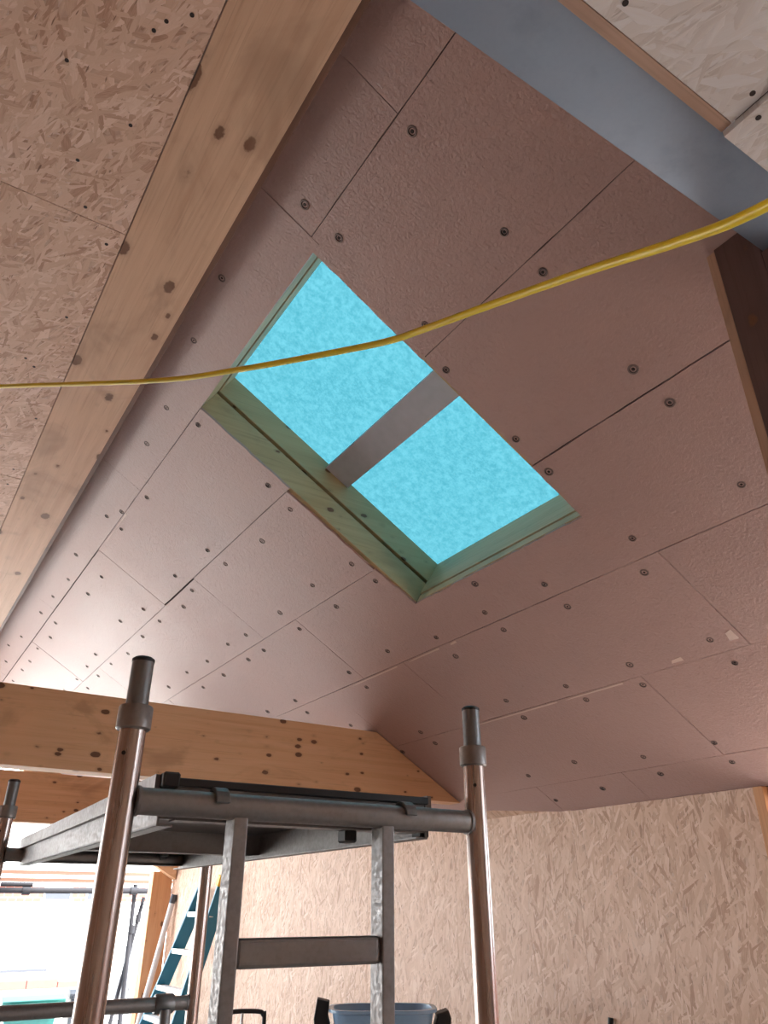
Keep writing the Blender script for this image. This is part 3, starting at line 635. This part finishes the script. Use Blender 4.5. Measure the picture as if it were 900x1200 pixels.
bm = NB(); a_prism(bm, [(-12.4,25.7,3.55),(-12.4,29,5.3),(-12.4,29,5.1),(-12.4,25.8,3.4)], (29,0,0)); build('roof', bm, M['white_wall'], hs)
for x0, x1, z0, z1 in ((4.95,5.75,1.74,2.1),(6.15,6.45,1.74,2.1),(-1,.6,2.3,3.1)):
    f_ = box('window', (x0,26.02,z0), (x1,26.12,z1), M['white_wall'], hs); box('pane', (x0+.05,26.0,z0+.05), (x1-.05,26.019,z1-.05), M['glass_dark'], f_)
box('ledge', (2.5,25.93,-.02), (5.4,26.0,.05), M['bin_grey'], hs); box('ledge', (2.5,25.95,-.42), (5.6,26.0,-.36), M['bin_grey'], hs)
fn = thing('fence', (4.85, 16.2, GZ), 'grey white vertical slatted fence panel beside the opening', 'fence')
for i in range(9): box('slat', (4.62+i*.085,16.2,GZ), (4.69+i*.085,16.23,.95), M['fence'], fn)
box('fence_rail', (4.6,16.231,.2), (5.4,16.27,.28), M['white_wall'], fn); box('fence_rail', (4.6,16.19,-.2), (5.4,16.199,-.14), M['white_wall'], fn); box('fence_cap', (4.58,16.18,.951), (5.42,16.28,.99), M['white_wall'], fn)
lw = thing('garden_wall', (2.5, 16.6, GZ), 'low garden wall with terracotta coping behind the green bin', 'wall')
box('wall_body', (0.5,16.6,GZ), (4.2,16.8,.30), M['white_wall'], lw)
for i in range(7): box('coping', (0.5+i*.53,16.55,.302), (1.02+i*.53,16.85,0.44 if i % 3 else .40), M['stone'], lw, bevel=.01)
def bin_(name, loc, mat, lab, w_):
    b = thing(name, loc, lab, 'bin'); x, y, z = loc
    bm = NB(); lo = [(-.21,-.27),(.21,-.27),(.21,.27),(-.21,.27)]
    a = [bm.verts.new((x+p*w_, y+q*w_, z+.06)) for p, q in lo]; c = [bm.verts.new((x+p*1.28*w_, y+q*1.28*w_, z+.98)) for p, q in lo]
    bm.faces.new(a); bm.faces.new(c)
    for i in range(4): bm.faces.new([a[i], a[(i+1)%4], c[(i+1)%4], c[i]])
    build('bin_body', bm, mat, b, bevel=.02)
    bm = NB(); pr = ((-.40,.98),(.36,.98),(.38,1.03),(.20,1.09),(-.05,1.115),(-.30,1.09),(-.42,1.04))
    a_prism(bm, [(x-.32*w_, y+q*w_, z+h) for q, h in pr], (.64*w_,0,0)); lid = build('lid', bm, mat, b, bevel=.015)
    bm = NB(); a_beam(bm, (x-.25*w_,y-.43*w_,z+1.0), (x+.25*w_,y-.43*w_,z+1.0), .03, .03); build('lid_handle', bm, mat, lid)
    for s_ in (-1,1): tube('wheel', [(x+s_*.20*w_,y+.25*w_,z+.1),(x+s_*.26*w_,y+.25*w_,z+.1)], .1, M['black'], b)
bin_('wheelie_bin', (2.52, 13.0, GZ), M['bin_green'], 'green wheelie bin with curved lid outside the gable opening', 1.25)
bin_('wheelie_bin', (3.28, 13.3, GZ), M['bin_grey'], 'dark grey wheelie bin outside, half hidden by the scaffold pole', 0.55)
# outside scaffold: each tube lifts away
def sc_tube(p0, p1, r, lab, extra=()):
    r0 = thing('scaffold_tube', p0, lab, 'scaffold tube'); tube('tube_body', [p0, p1], r, M['tube_out'], r0, seg=14)
    for c, ax in extra:
        tube('coupler', [Vector(c)-Vector(ax)*.05, Vector(c)+Vector(ax)*.05], r*1.45, M['tube_out'], r0, seg=12)
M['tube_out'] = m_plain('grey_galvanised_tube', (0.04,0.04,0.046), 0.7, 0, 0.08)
sc_tube((-4.5,12.0,1.77), (4.6,12.0,1.80), .036, 'long horizontal scaffold tube outside the opening', (((2.05,12.0,1.787),(1,0,0)),((3.49,12,1.797),(1,0,0))))
sc_tube((3.60,12.09,GZ), (3.53,12.09,1.885), .030, 'upright scaffold tube outside next to the orange post', (((3.56,12.09,1.32),(0,0,1)),((3.575,12.09,0.42),(0,0,1))))
sc_tube((3.35,12.17,GZ), (3.70,12.17,1.72), .026, 'slanting scaffold brace outside crossing the upright tube', (((3.66,12.17,1.45),(0,0,1)),))
sc_tube((3.16,12.11,GZ), (3.17,12.11,1.78), .022, 'thin upright scaffold tube outside seen past the near pole', tuple((((3.165,12.11,.58+.10*i)), (0,0,.4)) for i in range(3)))
sc_tube((1.72,12.0,1.862), (2.12,12.0,1.864), .028, 'short scaffold tube end tied above the long horizontal tube outside')
pk = box('scaffold_board', (-4.5,12.25,2.00), (4.6,12.47,2.045), M['plank_x'], None, (2,12.35,2.0), .003); props(pk, 'upper brown scaffold board outside above the horizontal tube', 'board')
pk = box('scaffold_board', (-4.5,12.05,1.90), (4.6,12.26,1.945), M['plank_x'], None, (2,12.15,1.9), .003); props(pk, 'lower brown scaffold board outside above the horizontal tube', 'board')
